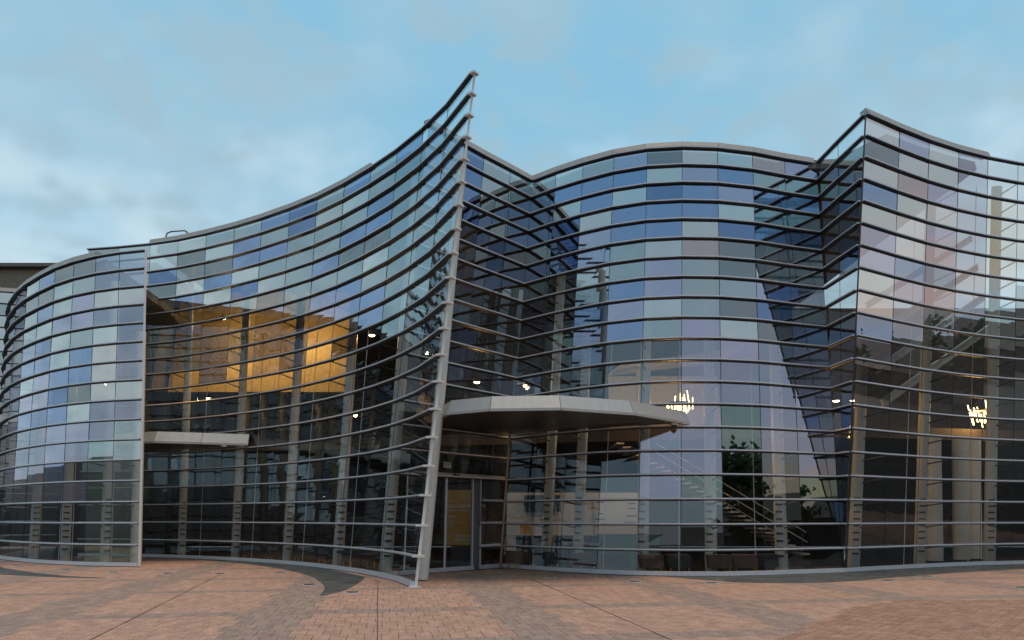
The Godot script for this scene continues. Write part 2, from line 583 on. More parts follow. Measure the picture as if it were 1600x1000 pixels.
	# maintenance rail on the coping
	var rl := thing("roof_hoop", "small bent steel pipe standing on the coping of the concave wall", "pipe")
	st = new_st()
	var h0 := w(Vector2(-17.6, 31.9), 15.25)
	var hp := [h0, h0 + Vector3(0.05, 0.32, 0), h0 + Vector3(0.25, 0.42, 0), h0 + Vector3(0.95, 0.45, 0.05), h0 + Vector3(1.1, 0.36, 0.05), h0 + Vector3(1.12, 0.0, 0.05)]
	for i in hp.size() - 1:
		tube(st, hp[i], hp[i + 1], 0.035, 0.035, 8)
	part(done(st), "pipe", M.dark_metal, rl)

func clad() -> Material:
	M.clad = worn(0.24, 0.20, 0.145, 0.65, 23, 0.4, 0.2)
	return M.clad

# ---------------------------------------------------------------- canopies
func canopy(called: String, label: String, outer: Array, inner: Array, y0: float, y1: float) -> void:
	var root := thing(called, label, "canopy")
	var n := plan_normals(outer)
	for i in outer.size() - 1:
		var a: Vector2 = outer[i]
		var b: Vector2 = outer[i + 1]
		var e := (b - a).normalized() * 0.008
		var st := new_st()
		# fascia leans back a little towards the top
		hexa(st, [w(a + e - n[i] * 0.08, y0 + 0.05), w(a + e + n[i] * 0.0, y0 + 0.05), w(b - e + n[i + 1] * 0.0, y0 + 0.05), w(b - e - n[i + 1] * 0.08, y0 + 0.05),
			w(a + e - n[i] * 0.22, y1), w(a + e - n[i] * 0.14, y1), w(b - e - n[i + 1] * 0.14, y1), w(b - e - n[i + 1] * 0.22, y1)])
		part(done(st), "fascia_panel", M.fascia, root)
		st = new_st()
		hexa(st, [w(a + e - n[i] * 0.06, y0 - 0.03), w(a + e + n[i] * 0.05, y0 - 0.03), w(b - e + n[i + 1] * 0.05, y0 - 0.03), w(b - e - n[i + 1] * 0.06, y0 - 0.03),
			w(a + e - n[i] * 0.06, y0 + 0.04), w(a + e + n[i] * 0.05, y0 + 0.04), w(b - e + n[i + 1] * 0.05, y0 + 0.04), w(b - e - n[i + 1] * 0.06, y0 + 0.04)])
		part(done(st), "drip_edge", M.fascia, root)
	# soffit panels, fanned from the outer edge to the wall
	var cells := outer.size() - 1
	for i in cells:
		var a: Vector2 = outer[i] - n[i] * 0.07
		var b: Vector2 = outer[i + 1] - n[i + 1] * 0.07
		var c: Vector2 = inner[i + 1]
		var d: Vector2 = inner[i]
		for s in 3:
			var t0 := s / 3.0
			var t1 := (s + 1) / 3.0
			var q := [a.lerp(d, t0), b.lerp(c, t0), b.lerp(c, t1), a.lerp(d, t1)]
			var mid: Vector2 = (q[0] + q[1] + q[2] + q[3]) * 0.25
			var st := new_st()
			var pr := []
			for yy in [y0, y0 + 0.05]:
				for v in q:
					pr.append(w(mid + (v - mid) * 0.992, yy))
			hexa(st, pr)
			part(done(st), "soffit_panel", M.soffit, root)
	var deck := PackedVector2Array()
	for i in outer.size():
		deck.append(outer[i] - n[i] * 0.34)
	for i in range(inner.size() - 1, -1, -1):
		deck.append(inner[i])
	var st2 := new_st()
	prism(st2, deck, y0 + 0.06, y1 - 0.02)
	part(done(st2), "deck", M.dark_metal, root)

func canopies() -> void:
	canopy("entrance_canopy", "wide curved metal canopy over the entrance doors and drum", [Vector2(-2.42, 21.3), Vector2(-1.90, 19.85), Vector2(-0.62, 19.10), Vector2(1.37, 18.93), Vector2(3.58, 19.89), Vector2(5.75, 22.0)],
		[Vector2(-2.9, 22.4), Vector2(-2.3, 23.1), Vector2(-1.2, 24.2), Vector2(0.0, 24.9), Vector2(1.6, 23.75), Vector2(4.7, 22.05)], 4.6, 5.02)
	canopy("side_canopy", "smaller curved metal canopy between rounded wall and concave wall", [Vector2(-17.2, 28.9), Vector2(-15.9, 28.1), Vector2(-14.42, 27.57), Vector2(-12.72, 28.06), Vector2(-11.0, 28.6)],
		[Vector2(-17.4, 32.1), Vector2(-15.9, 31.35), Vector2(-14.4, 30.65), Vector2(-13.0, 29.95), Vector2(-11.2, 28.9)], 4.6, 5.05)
	# small cameras and spotlights
	for c in [[Vector3(5.15, 4.5, -21.6), "white dome camera under the right end of the entrance canopy"], [Vector3(-11.9, 4.5, -28.4), "white dome camera under the right end of the side canopy"]]:
		var t := thing("security_camera", c[1], "camera", c[0], "dome cameras under the canopies")
		var st := new_st()
		box(st, Vector3(0, 0.04, 0), Vector3(0.2, 0.07, 0.2))
		part(done(st), "mount", M.white_metal, t)
		var s := SphereMesh.new()
		s.radius = 0.09
		s.height = 0.18
		s.radial_segments = 16
		s.rings = 8
		part(s, "dome", mat(0.03, 0.03, 0.035, 0.1), t, Vector3(0, -0.02, 0))
	var fl := thing("floodlight", "pair of small dark floodlights standing on the side canopy", "floodlight", Vector3(-13.0, 5.05, -28.6))
	for dx in [-0.22, 0.18]:
		var st := new_st()
		tube(st, Vector3(dx, 0, 0), Vector3(dx, 0.2, 0), 0.025, 0.025, 8)
		part(done(st), "stem", M.dark_metal, fl)
		st = new_st()
		tube(st, Vector3(dx, 0.24, -0.12), Vector3(dx + 0.05, 0.3, 0.16), 0.07, 0.11, 12)
		part(done(st), "head", M.dark_metal, fl)

# ---------------------------------------------------------------- interior
func inset(pts: Array, d: float) -> Array:
	var n := plan_normals(pts)
	var out := []
	for i in pts.size():
		out.append(pts[i] - n[i] * d)
	return out

func interior() -> void:
	# floor inside
	var poly := PackedVector2Array()
	for p in inset(base_of.left.slice(3, 10), 0.12):
		poly.append(p)
	poly.append(Vector2(-17.5, 32.4))
	for p in inset(base_of.concave.slice(2, 13), 0.14):
		poly.append(p)
	for p in inset(base_of.recess.slice(1, 5), 0.15):
		poly.append(p)
	for p in inset(base_of.drum.slice(1, 9), 0.14):
		poly.append(p)
	for p in inset(base_of.wing.slice(1, 9), 0.14):
		poly.append(p)
	poly.append(Vector2(33, 46))
	poly.append(Vector2(-30, 46))
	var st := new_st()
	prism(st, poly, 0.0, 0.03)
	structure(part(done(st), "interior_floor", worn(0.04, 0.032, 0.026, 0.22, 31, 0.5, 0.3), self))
	# roof
	poly = PackedVector2Array()
	for p in inset(top_of.concave.slice(2, 12), 0.45):
		poly.append(p)
	for p in inset(top_of.recess.slice(1, 3), 0.45):
		poly.append(p)
	poly.append(Vector2(0.9, 26.0))
	for p in inset(top_of.drum.slice(2, 9), 0.45):
		poly.append(p)
	poly.append(Vector2(12.6, 23.6))
	for p in inset(top_of.wing.slice(1, 5), 0.5):
		poly.append(p)
	poly.append(Vector2(18.3, 44))
	poly.append(Vector2(-18.4, 44))
	st = new_st()
	prism(st, poly, 14.75, 15.1)
	structure(part(done(st), "roof", worn(0.16, 0.15, 0.145, 0.8, 33, 0.3), self))
	poly = PackedVector2Array()
	for p in inset(top_of.left.slice(1, 10), 0.45):
		poly.append(p)
	poly.append(Vector2(-17.5, 33.5))
	poly.append(Vector2(-20, 44))
	poly.append(Vector2(-29, 44))
	st = new_st()
	prism(st, poly, 11.7, 12.05)
	structure(part(done(st), "roof_left", worn(0.16, 0.15, 0.145, 0.8, 34, 0.3), self))
	# back wall of the foyer
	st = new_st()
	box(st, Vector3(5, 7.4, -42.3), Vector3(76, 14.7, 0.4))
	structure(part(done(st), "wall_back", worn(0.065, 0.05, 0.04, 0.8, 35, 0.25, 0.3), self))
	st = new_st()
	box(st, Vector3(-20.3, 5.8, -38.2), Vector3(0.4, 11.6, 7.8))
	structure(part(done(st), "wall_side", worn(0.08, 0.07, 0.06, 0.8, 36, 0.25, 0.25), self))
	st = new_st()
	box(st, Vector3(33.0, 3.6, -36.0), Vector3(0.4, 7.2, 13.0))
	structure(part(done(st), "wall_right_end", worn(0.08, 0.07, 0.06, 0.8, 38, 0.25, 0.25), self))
	# upper gallery floor round the foyer
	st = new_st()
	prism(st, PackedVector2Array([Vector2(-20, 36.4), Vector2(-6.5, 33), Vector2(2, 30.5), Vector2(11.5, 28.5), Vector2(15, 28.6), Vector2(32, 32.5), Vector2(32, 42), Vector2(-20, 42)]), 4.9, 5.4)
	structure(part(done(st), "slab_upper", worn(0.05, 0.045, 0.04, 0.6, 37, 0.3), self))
	# ochre gallery wall
	var ow := thing("ochre_wall", "large ochre wall panel behind the upper panes of the concave wall", "wall", Vector3(-12.9, 0, -36.2))
	for i in 5:
		st = new_st()
		box(st, Vector3(-4.95 + 1.9 * i + 0.3, 11.0, 0), Vector3(1.89, 5.66, 0.3))
		part(done(st), "panel", M.ochre if M.has("ochre") else ochre(), ow)
	var os := thing("ochre_pillar", "narrow ochre pillar behind the glass beside the rounded wall", "pillar", Vector3(-19.2, 0, -36.6))
	st = new_st()
	box(st, Vector3(0, 10.6, 0), Vector3(0.7, 4.6, 0.5))
	part(done(st), "shaft", M.ochre, os)
	# white walls behind the reception
	var rw := thing("reception_wall", "low white reception wall with printed notices behind the drum glass", "wall", Vector3(2.6, 0, -29.2))
	for i in 4:
		st = new_st()
		box(st, Vector3(-2.1 + 1.45 * i, 1.36, 0), Vector3(1.43, 2.66, 0.16))
		part(done(st), "panel", M.plaster if M.has("plaster") else plaster(), rw)
	var sc := thing("wall_screen", "wide black screen on the white reception wall", "screen", Vector3(1.25, 2.25, -29.0))
	st = new_st()
	box(st, Vector3(0, 0, 0), Vector3(1.5, 0.66, 0.06))
	part(done(st), "housing", M.dark_metal, sc)
	st = new_st()
	box(st, Vector3(0, 0, 0.035), Vector3(1.42, 0.58, 0.012))
	part(done(st), "display", mat(0.02, 0.05, 0.06, 0.15), sc)
	var nt := thing("notice_board", "white notice panel with small dark lettering right of the screen", "sign", Vector3(4.35, 1.75, -29.06))
	st = new_st()
	box(st, Vector3.ZERO, Vector3(1.9, 1.5, 0.05))
	part(done(st), "board", M.plaster, nt)
	for l in [[-0.7, 0.55, 0.3], [-0.7, 0.1, 0.22], [-0.72, -0.12, 0.4], [0.6, 0.5, 0.3], [0.6, 0.3, 0.26], [0.55, 0.0, 0.4], [0.5, -0.25, 0.45]]:
		st = new_st()
		box(st, Vector3(l[0], l[1], 0.03), Vector3(l[2], 0.045, 0.012))
		part(done(st), "text_line", M.dark_metal, nt)
	var tq := thing("teal_partition", "teal partition standing behind the drum glass", "partition", Vector3(4.4, 0, -27.6))
	st = new_st()
	box(st, Vector3(0, 0.55, 0), Vector3(2.6, 1.05, 0.12))
	part(done(st), "board", mat(0.03, 0.16, 0.17, 0.5), tq)
	for s in [-1.2, 1.2]:
		st = new_st()
		box(st, Vector3(s, 0.03, 0), Vector3(0.08, 0.06, 0.5))
		part(done(st), "foot", M.dark_metal, tq)
	# desk
	var dk := thing("reception_desk", "dark reception desk with a white top inside the drum", "desk", Vector3(1.6, 0.03, -27.2))
	st = new_st()
	box(st, Vector3(0, 0.5, 0), Vector3(2.9, 1.0, 0.7))
	part(done(st), "body", mat(0.03, 0.03, 0.035, 0.4), dk)
	st = new_st()
	box(st, Vector3(0, 1.03, 0), Vector3(3.1, 0.05, 0.85))
	part(done(st), "top", M.plaster, dk)
	var yc := thing("yellow_crate", "yellow box standing on the reception desk", "box", Vector3(0.5, 1.085, -27.1))
	st = new_st()
	box(st, Vector3(0, 0.15, 0), Vector3(0.38, 0.3, 0.3))
	part(done(st), "body", M.yellow if M.has("yellow") else yellow(), yc)
	st = new_st()
	box(st, Vector3(0, 0.315, 0), Vector3(0.4, 0.03, 0.32))
	part(done(st), "lid", M.yellow, yc)
	# rope posts by the desk
	for i in 2:
		var q := thing("queue_post", ["slim steel queue post near the yellow box", "slim steel queue post before the middle of the desk"][i], "post", Vector3(0.75 + 0.75 * i, 0.03, -25.9), "queue posts before the desk")
		part(tube_mesh(Vector3.ZERO, Vector3(0, 0.03, 0), 0.16, 0.15), "foot", M.alu, q)
		part(tube_mesh(Vector3(0, 0.03, 0), Vector3(0, 0.98, 0), 0.03, 0.03, 10), "pole", M.alu, q)
		part(tube_mesh(Vector3(0, 0.98, 0), Vector3(0, 1.04, 0), 0.045, 0.045, 10), "cap", M.alu, q)
	# cream alcove on the upper floor round the chandelier
	var al := thing("lit_alcove", "cream walled upper alcove glowing behind the chandelier in the drum", "alcove", Vector3(6.3, 5.42, -28.2))
	st = new_st()
	hexa(st, [Vector3(-1.9, 2.5, -2.4), Vector3(-1.9, 2.1, 1.6), Vector3(3.2, 2.9, 1.2), Vector3(3.2, 3.1, -2.4), Vector3(-1.9, 2.6, -2.4), Vector3(-1.9, 2.2, 1.6), Vector3(3.2, 3.0, 1.2), Vector3(3.2, 3.2, -2.4)])
	part(done(st), "ceiling", M.plaster, al)
	st = new_st()
	box(st, Vector3(0.6, 1.25, -2.45), Vector3(5.0, 2.5, 0.1))
	part(done(st), "wall", M.plaster, al)
	st = new_st()
	box(st, Vector3(-0.9, 1.05, 0.6), Vector3(0.5, 2.1, 0.35))
	part(done(st), "pier", M.plaster, al)
	benches()
	stair()
	# round interior pillars in the right wing
	for i in 4:
		var p := [Vector2(16.4, 27.9), Vector2(17.9, 28.6), Vector2(18.9, 29.4), Vector2(22.3, 30.2)][i] as Vector2
		var c := thing("round_pillar", ["thick pale round pillar nearest the corner of the leaning wall", "second thick pale pillar inside the leaning wall", "third thick pale pillar inside the leaning wall", "pale pillar at the far right inside the leaning wall"][i], "pillar", w(p, 0.03), "pillars inside the leaning wing")
		part(tube_mesh(Vector3.ZERO, Vector3(p.x * 0.0095 * 4.85, 4.85, 0), 0.3, 0.3, 24), "shaft", M.column, c)
		part(tube_mesh(Vector3(0, 0, 0), Vector3(0, 0.06, 0), 0.34, 0.34, 24), "collar", M.dark_metal, c)
	# sloping beams in the right wing
	for i in 4:
		var b := thing("sloping_beam", ["uppermost sloping grey beam behind the leaning wall", "second sloping grey beam behind the leaning wall", "third sloping grey beam behind the leaning wall", "lowest sloping grey beam behind the leaning wall"][i], "beam", Vector3.ZERO, "sloping beams of the stair in the wing")
		var y0 := 6.0 + 1.35 * i
		var a0 := Vector3(14.6, y0, -26.6)
		var a1 := Vector3(20.0, y0 + 3.3, -27.4)
		st = new_st()
		hexa(st, [a0 + Vector3(0, -0.14, -0.1), a0 + Vector3(0, -0.14, 0.1), a1 + Vector3(0, -0.14, 0.1), a1 + Vector3(0, -0.14, -0.1), a0 + Vector3(0, 0.14, -0.1), a0 + Vector3(0, 0.14, 0.1), a1 + Vector3(0, 0.14, 0.1), a1 + Vector3(0, 0.14, -0.1)])
		part(done(st), "web", M.column, b)
		st = new_st()
		hexa(st, [a0 + Vector3(0, 0.142, -0.16), a0 + Vector3(0, 0.142, 0.16), a1 + Vector3(0, 0.142, 0.16), a1 + Vector3(0, 0.142, -0.16), a0 + Vector3(0, 0.17, -0.16), a0 + Vector3(0, 0.17, 0.16), a1 + Vector3(0, 0.17, 0.16), a1 + Vector3(0, 0.17, -0.16)])
		part(done(st), "flange", M.column, b)

func ochre() -> Material:
	M.ochre = worn(0.60, 0.39, 0.12, 0.6, 41, 0.3, 0.12)
	return M.ochre

func plaster() -> Material:
	M.plaster = worn(0.62, 0.62, 0.60, 0.7, 43, 0.4, 0.06)
	return M.plaster

func yellow() -> Material:
	M.yellow = mat(0.62, 0.33, 0.02, 0.45)
	return M.yellow

func benches() -> void:
	# padded benches on yellow legs along the drum glass
	var seat_colors := [mat(0.05, 0.045, 0.05, 0.8), mat(0.16, 0.09, 0.08, 0.8), mat(0.12, 0.085, 0.065, 0.8)]
	yellow()
	var spots := [[0.25, 24.9, 2, "brown padded bench with yellow legs next to the entrance corner"], [1.35, 24.15, 0, "black padded bench with yellow legs, second from the entrance"], [2.3, 23.5, 1, "reddish padded bench with yellow legs, third from the entrance"], [3.3, 23.0, 0, "black padded bench with yellow legs, fourth from the entrance"], [4.35, 22.75, 1, "reddish padded bench with yellow legs, fifth from the entrance"], [5.2, 22.62, 0, "black padded bench with yellow legs at the middle of the drum"], [6.45, 22.5, 2, "brown padded bench with yellow legs right of the drum middle"], [7.3, 22.6, 1, "reddish padded bench with yellow legs, second from the right end"], [8.1, 22.9, 0, "black padded bench with yellow legs at the right end of the row"]]
	for i in spots.size():
		var s: Array = spots[i]
		var yaw := [0.6, 0.58, 0.5, 0.35, 0.2, 0.05, -0.05, -0.18, -0.32][i] as float
		bench(Vector3(s[0], 0.03, -s[1]), yaw, seat_colors[s[2]], s[3], "padded benches along the drum glass", 0.72)
	for i in 5:
		var p: Vector2 = (base_of.concave[5 + i] as Vector2).lerp(base_of.concave[6 + i], 0.5) - plan_normals(base_of.concave)[5 + i] * 1.3
		bench(w(p, 0.03), 0.55 + 0.06 * i, seat_colors[0], ["dark bench with yellow legs farthest along the concave wall", "dark bench with yellow legs, second along the concave wall", "dark bench with yellow legs, third along the concave wall", "dark bench with yellow legs, fourth along the concave wall", "dark bench with yellow legs nearest the tip"][i], "dark benches along the concave glass", 1.1)

func bench(at: Vector3, yaw: float, m: Material, label: String, group: String, wid: float) -> void:
	var b := thing("padded_bench", label, "bench", at, group)
	b.rotation.y = yaw
	var st := new_st()
	box(st, Vector3(0, 0.34, 0), Vector3(wid, 0.36, 0.6))
	part(done(st), "seat", m, b)
	st = new_st()
	box(st, Vector3(0, 0.528, -0.02), Vector3(wid * 0.97, 0.03, 0.55))
	part(done(st), "cushion", m, b)
	for x in [-1, 1]:
		for z in [-1, 1]:
			st = new_st()
			tube(st, Vector3(x * (wid * 0.5 - 0.07), 0, z * 0.24), Vector3(x * (wid * 0.5 - 0.07), 0.165, z * 0.24), 0.022, 0.034, 8)
			part(done(st), "leg", M.yellow, b)

func stair() -> void:
	var s := thing("foyer_stair", "pale stair with thin white handrails behind the drum glass", "stair", Vector3.ZERO)
	var a := Vector3(4.6, 4.9, -31.0)
	var d := Vector3(0.28, -0.17, 0.0)
	for i in 28:
		var st := new_st()
		box(st, a + d * i + Vector3(0.14, -0.09, 0), Vector3(0.34, 0.07, 2.0))
		part(done(st), "step", M.plaster, s)
	for z in [0.95, -0.95]:
		var st := new_st()
		for hgt in [0.95, 0.55]:
			tube(st, a + Vector3(0, hgt, z), a + d * 12 + Vector3(0, hgt, z), 0.022, 0.022, 6)
			tube(st, a + d * 12 + Vector3(0, hgt, z), a + d * 28 + Vector3(0, hgt, z), 0.022, 0.022, 6)
		part(done(st), "handrail", M.white_metal, s)

# ---------------------------------------------------------------- entrance
func entrance() -> void:
	var rb: Array = base_of.recess
	var a: Vector2 = rb[0]
	var b: Vector2 = rb[4]
	var dir := (b - a).normalized()
	var n := Vector2(dir.y, -dir.x)
	var L := a.distance_to(b)
	# points along the recess wall measured by x
	var px := func(x: float) -> Vector2: return a.lerp(b, (x - a.x) / (b.x - a.x))
	var d := thing("sliding_door", "tall two leaf glass sliding door under the entrance canopy", "door")
	var st := new_st()
	var p0: Vector2 = px.call(-3.3)
	var p1: Vector2 = px.call(-1.28)
	sweep(st, [p0, p1, px.call(-0.36)], 2.98, 3.12, -0.1, 0.14)
	part(done(st), "head_beam", M.alu, d)
	st = new_st()
	sweep(st, [px.call(-1.33), px.call(-1.18)], 0.02, 2.98, -0.12, 0.1)
	part(done(st), "jamb", mat(0.13, 0.135, 0.145, 0.5, 0.3), d)
	st = new_st()
	sweep(st, [px.call(-1.18), px.call(-1.13)], 0.02, 2.98, -0.05, 0.1)
	part(done(st), "jamb", M.alu, d)
	var mid: Vector2 = px.call(-2.18)
	for leaf in [[p0, mid], [mid, px.call(-1.33)]]:
		st = new_st()
		var e := dir * 0.03
		quad(st, w(leaf[0] + e, 0.06), w(leaf[0] + e, 2.96), w(leaf[1] - e, 2.96), w(leaf[1] - e, 0.06))
		var lf := part(done(st), "leaf", M.clear_dark, d)
		st = new_st()
		sweep(st, [leaf[0] + dir * 0.0, leaf[0] + e], 0.03, 2.97, -0.025, 0.025)
		sweep(st, [leaf[1] - e, leaf[1] - dir * 0.001], 0.03, 2.97, -0.025, 0.025)
		sweep(st, [leaf[0] + e * 1.05, leaf[1] - e * 1.05], 0.03, 0.1, -0.025, 0.025)
		part(done(st), "stile", M.alu, lf)
	st = new_st()
	box(st, w(px.call(-2.0) + n * 0.2, 3.05), Vector3(0.22, 0.08, 0.1), 0.85)
	part(done(st), "sensor", M.dark_metal, d)
	var pn := thing("door_notice", "small white paper notice stuck to the glass above the sliding door", "notice", w(px.call(-2.2) + n * 0.05, 3.38))
	pn.rotation.y = atan2(dir.y, dir.x)
	st = new_st()
	box(st, Vector3.ZERO, Vector3(0.34, 0.2, 0.008))
	part(done(st), "sheet", M.plaster, pn)
	st = new_st()
	box(st, Vector3(0, 0.03, 0.006), Vector3(0.26, 0.025, 0.004))
	part(done(st), "printed_line", M.coping, pn)
	# low side light between jamb and corner: panes above the door are part of the wall
	var sl := thing("side_light", "narrow glazed side light with low rails right of the door", "window")
	for k in 4:
		st = new_st()
		var q0: Vector2 = px.call(-1.11)
		var q1: Vector2 = px.call(-0.42)
		quad(st, w(q0, k * ROW + 0.05), w(q0, k * ROW + 0.7), w(q1, k * ROW + 0.7), w(q1, k * ROW + 0.05))
		part(done(st), "pane", M.clear_dark, sl)
		st = new_st()
		sweep(st, [px.call(-1.12), px.call(-0.40)], k * ROW - 0.0 if k > 0 else 0.02, k * ROW + 0.06 if k > 0 else 0.12, -0.04, 0.09)
		part(done(st), "rail", M.alu, sl)
	# ochre banner behind the doors, with its lettering
	var bn := thing("exhibition_banner", "ochre exhibition banner with white lettering behind the sliding door", "banner", Vector3(-1.83, 0.75, -26.6))
	st = new_st()
	box(st, Vector3(0, 0.95, 0), Vector3(1.3, 2.0, 0.05))
	part(done(st), "cloth", worn(0.50, 0.28, 0.06, 0.8, 51, 0.8, 0.12), bn)
	st = new_st()
	box(st, Vector3(0, -0.35, -0.1), Vector3(0.9, 0.8, 0.12))
	part(done(st), "stand", M.dark_metal, bn)
	text(bn, "WILLIAM WEGMAN", Vector3(-0.58, 1.36, 0.032), 0.125)
	text(bn, "BEING HUMAN", Vector3(-0.58, 1.2, 0.032), 0.085)
	for i in 6:
		st = new_st()
		var lw := [0.30, 0.18, 0.26, 0.21, 0.23, 0.17][i] as float
		box(st, Vector3(-0.58 + lw * 0.5, 0.98 - 0.08 * i, 0.03), Vector3(lw, 0.03 if i == 0 else 0.018, 0.012))
		part(done(st), "text_line", M.plaster, bn)
	text(bn, "HAERE MAI", Vector3(-0.3, 0.27, 0.032), 0.11)
	text(bn, "WELCOME", Vector3(-0.3, 0.14, 0.032), 0.11)
	# lettering on the drum glass
	var lt := thing("glass_lettering", "small white lettering ART GALLERY on the drum glass near the benches", "lettering")
	var q: Vector2 = (base_of.drum[2] as Vector2).lerp(base_of.drum[3], 0.02)
	var q2: Vector2 = (base_of.drum[2] as Vector2).lerp(base_of.drum[3], 0.98)
	var tm := TextMesh.new()
	tm.text = "CHRISTCHURCH ART GALLERY"
	tm.font = SystemFont.new()
	(tm.font as SystemFont).font_names = PackedStringArray(["Droid Sans"])
	tm.font_size = 32
	tm.pixel_size = 0.0034
	tm.depth = 0.006
	var mi := part(tm, "letters", M.white_metal, lt, w((q + q2) * 0.5 + Vector2(0.15, -0.12) + Vector2(-0.05, -0.03), 0.88))
	mi.rotation.y = atan2(q2.y - q.y, q2.x - q.x)
	# two red coats on the hall stand behind the side light
	var ct := thing("red_display", "dark red jackets hanging behind the side light right of the door", "jackets", Vector3(-0.85, 0.9, -26.2))
	for i in 2:
		st = new_st()
		var cx := -0.25 + 0.5 * i
		hexa(st, [Vector3(cx - 0.22, 0, -0.1), Vector3(cx - 0.22, 0, 0.1), Vector3(cx + 0.22, 0, 0.1), Vector3(cx + 0.22, 0, -0.1), Vector3(cx - 0.16, 1.0, -0.06), Vector3(cx - 0.16, 1.0, 0.06), Vector3(cx + 0.16, 1.0, 0.06), Vector3(cx + 0.16, 1.0, -0.06)])
		part(done(st), "jacket", worn(0.16, 0.025, 0.02, 0.9, 55, 1.0, 0.3), ct)
	st = new_st()
	tube(st, Vector3(-0.6, 1.08, 0), Vector3(0.6, 1.08, 0), 0.025, 0.025, 8)
	for x in [-0.58, 0.58]:
		tube(st, Vector3(x, -0.87, 0), Vector3(x, 1.08, 0), 0.025, 0.025, 8)
	part(done(st), "stand", M.dark_metal, ct)
	# leaning bronze prop in the corner
	var pp := thing("canopy_prop", "thin leaning bronze pole from the paving to the canopy", "pole")
	part(tube_mesh(Vector3(-0.40, 0.0, -24.62), Vector3(-0.07, 4.6, -24.5), 0.045, 0.045, 12), "shaft", mat(0.30, 0.22, 0.16, 0.35, 0.7), pp)
	part(tube_mesh(Vector3(-0.40, 0.0, -24.62), Vector3(-0.395, 0.05, -24.62), 0.09, 0.08, 12), "foot", M.dark_metal, pp)

func text(parent: Node3D, s: String, at: Vector3, h: float) -> void:
	var tm := TextMesh.new()
	tm.text = s
	var f := SystemFont.new()
	f.font_names = PackedStringArray(["Droid Sans"])
	f.font_weight = 700
	tm.font = f
	tm.font_size = 32
	tm.pixel_size = h / 26.0
	tm.depth = 0.008
	tm.horizontal_alignment = HORIZONTAL_ALIGNMENT_LEFT
	part(tm, "lettering", M.plaster, parent, at)

# ---------------------------------------------------------------- lamps
func lamp_light(parent: Node3D, at: Vector3, e: float, c: Color, size: float) -> void:
	var l := OmniLight3D.new()
	l.name = "glow"
	l.light_energy = e
	l.light_color = c
	l.omni_range = 30.0
	l.omni_attenuation = 2.0
	l.light_size = size
	l.shadow_enabled = true
	parent.add_child(l, true)
	l.position = at

func lamps() -> void:
	var warm := Color(1.0, 0.74, 0.42)
	var tube_m := glow(1.0, 0.70, 0.32, 5.0)
	# chandeliers of upright glass rods
	for i in 2:
		var at := [Vector3(6.55, 5.75, -26.4), Vector3(20.3, 5.9, -29.3)][i] as Vector3
		var c := thing("chandelier", ["cluster of glowing upright rods hanging behind the drum glass", "cluster of golden glowing rods hanging inside the leaning wing"][i], "chandelier", at, "rod chandeliers")
		part(tube_mesh(Vector3(0, 0.6, 0), Vector3(0, 2.6, 0), 0.015, 0.015, 6), "cable", M.dark_metal, c)
		part(tube_mesh(Vector3(0, 0.2, 0), Vector3(0, 0.26, 0), 0.45, 0.45, 20), "ring", M.dark_metal, c)
		for r in 18:
			var t := TAU * r / 18.0 + 0.3
			var rad := 0.2 + 0.34 * rng.randf()
			var y0 := rng.randf_range(-0.45, 0.0)
			var y1 := y0 + rng.randf_range(0.35, 0.75)
			part(tube_mesh(Vector3(cos(t) * rad, y0, sin(t) * rad), Vector3(cos(t) * rad + rng.randf_range(-0.08, 0.08), y1, sin(t) * rad), 0.02, 0.02, 8), "light_rod", tube_m, c)
		lamp_light(c, Vector3(0, -0.1, 0.0), 4.0, warm, 0.4)
	var ds := [[Vector3(-1.42, 6.94, -27.0), "lit ceiling lamp behind the glass above the entrance canopy"], [Vector3(-5.77, 8.9, -27.0), "small lit lamp behind the concave wall near the tip"], [Vector3(12.6, 6.05, -26.2), "lit downlight behind the foot of the return wall"], [Vector3(13.35, 6.1, -26.4), "second lit downlight nearest the high corner"], [Vector3(-17.9, 7.35, -29.6), "lit spot behind the rounded wall near its free edge"], [Vector3(-11.2, 11.6, -33.6), "ceiling spot lighting the ochre wall"], [Vector3(-15.0, 11.6, -33.8), "second ceiling spot lighting the ochre wall"]]
	var bulb := glow(1.0, 0.83, 0.55, 9.0)
	for i in ds.size():
		var t := thing("ceiling_lamp", ds[i][1], "lamp", ds[i][0], "round ceiling lamps inside")
		part(tube_mesh(Vector3(0, 0.0, 0), Vector3(0, 0.12, 0), 0.15, 0.13, 16), "housing", M.dark_metal, t)
		part(tube_mesh(Vector3(0, -0.03, 0), Vector3(0, -0.002, 0), 0.10, 0.125, 16), "lamp_disc", bulb, t)
		part(tube_mesh(Vector3(0, 0.12, 0), Vector3(0, 0.5, 0), 0.012, 0.012, 6), "stem", M.dark_metal, t)
		lamp_light(t, Vector3(0, -0.12, 0), [1.5, 1.0, 0.5, 0.5, 0.8, 8.0, 8.0][i], warm if i < 5 else Color(1.0, 0.87, 0.64), 0.1)

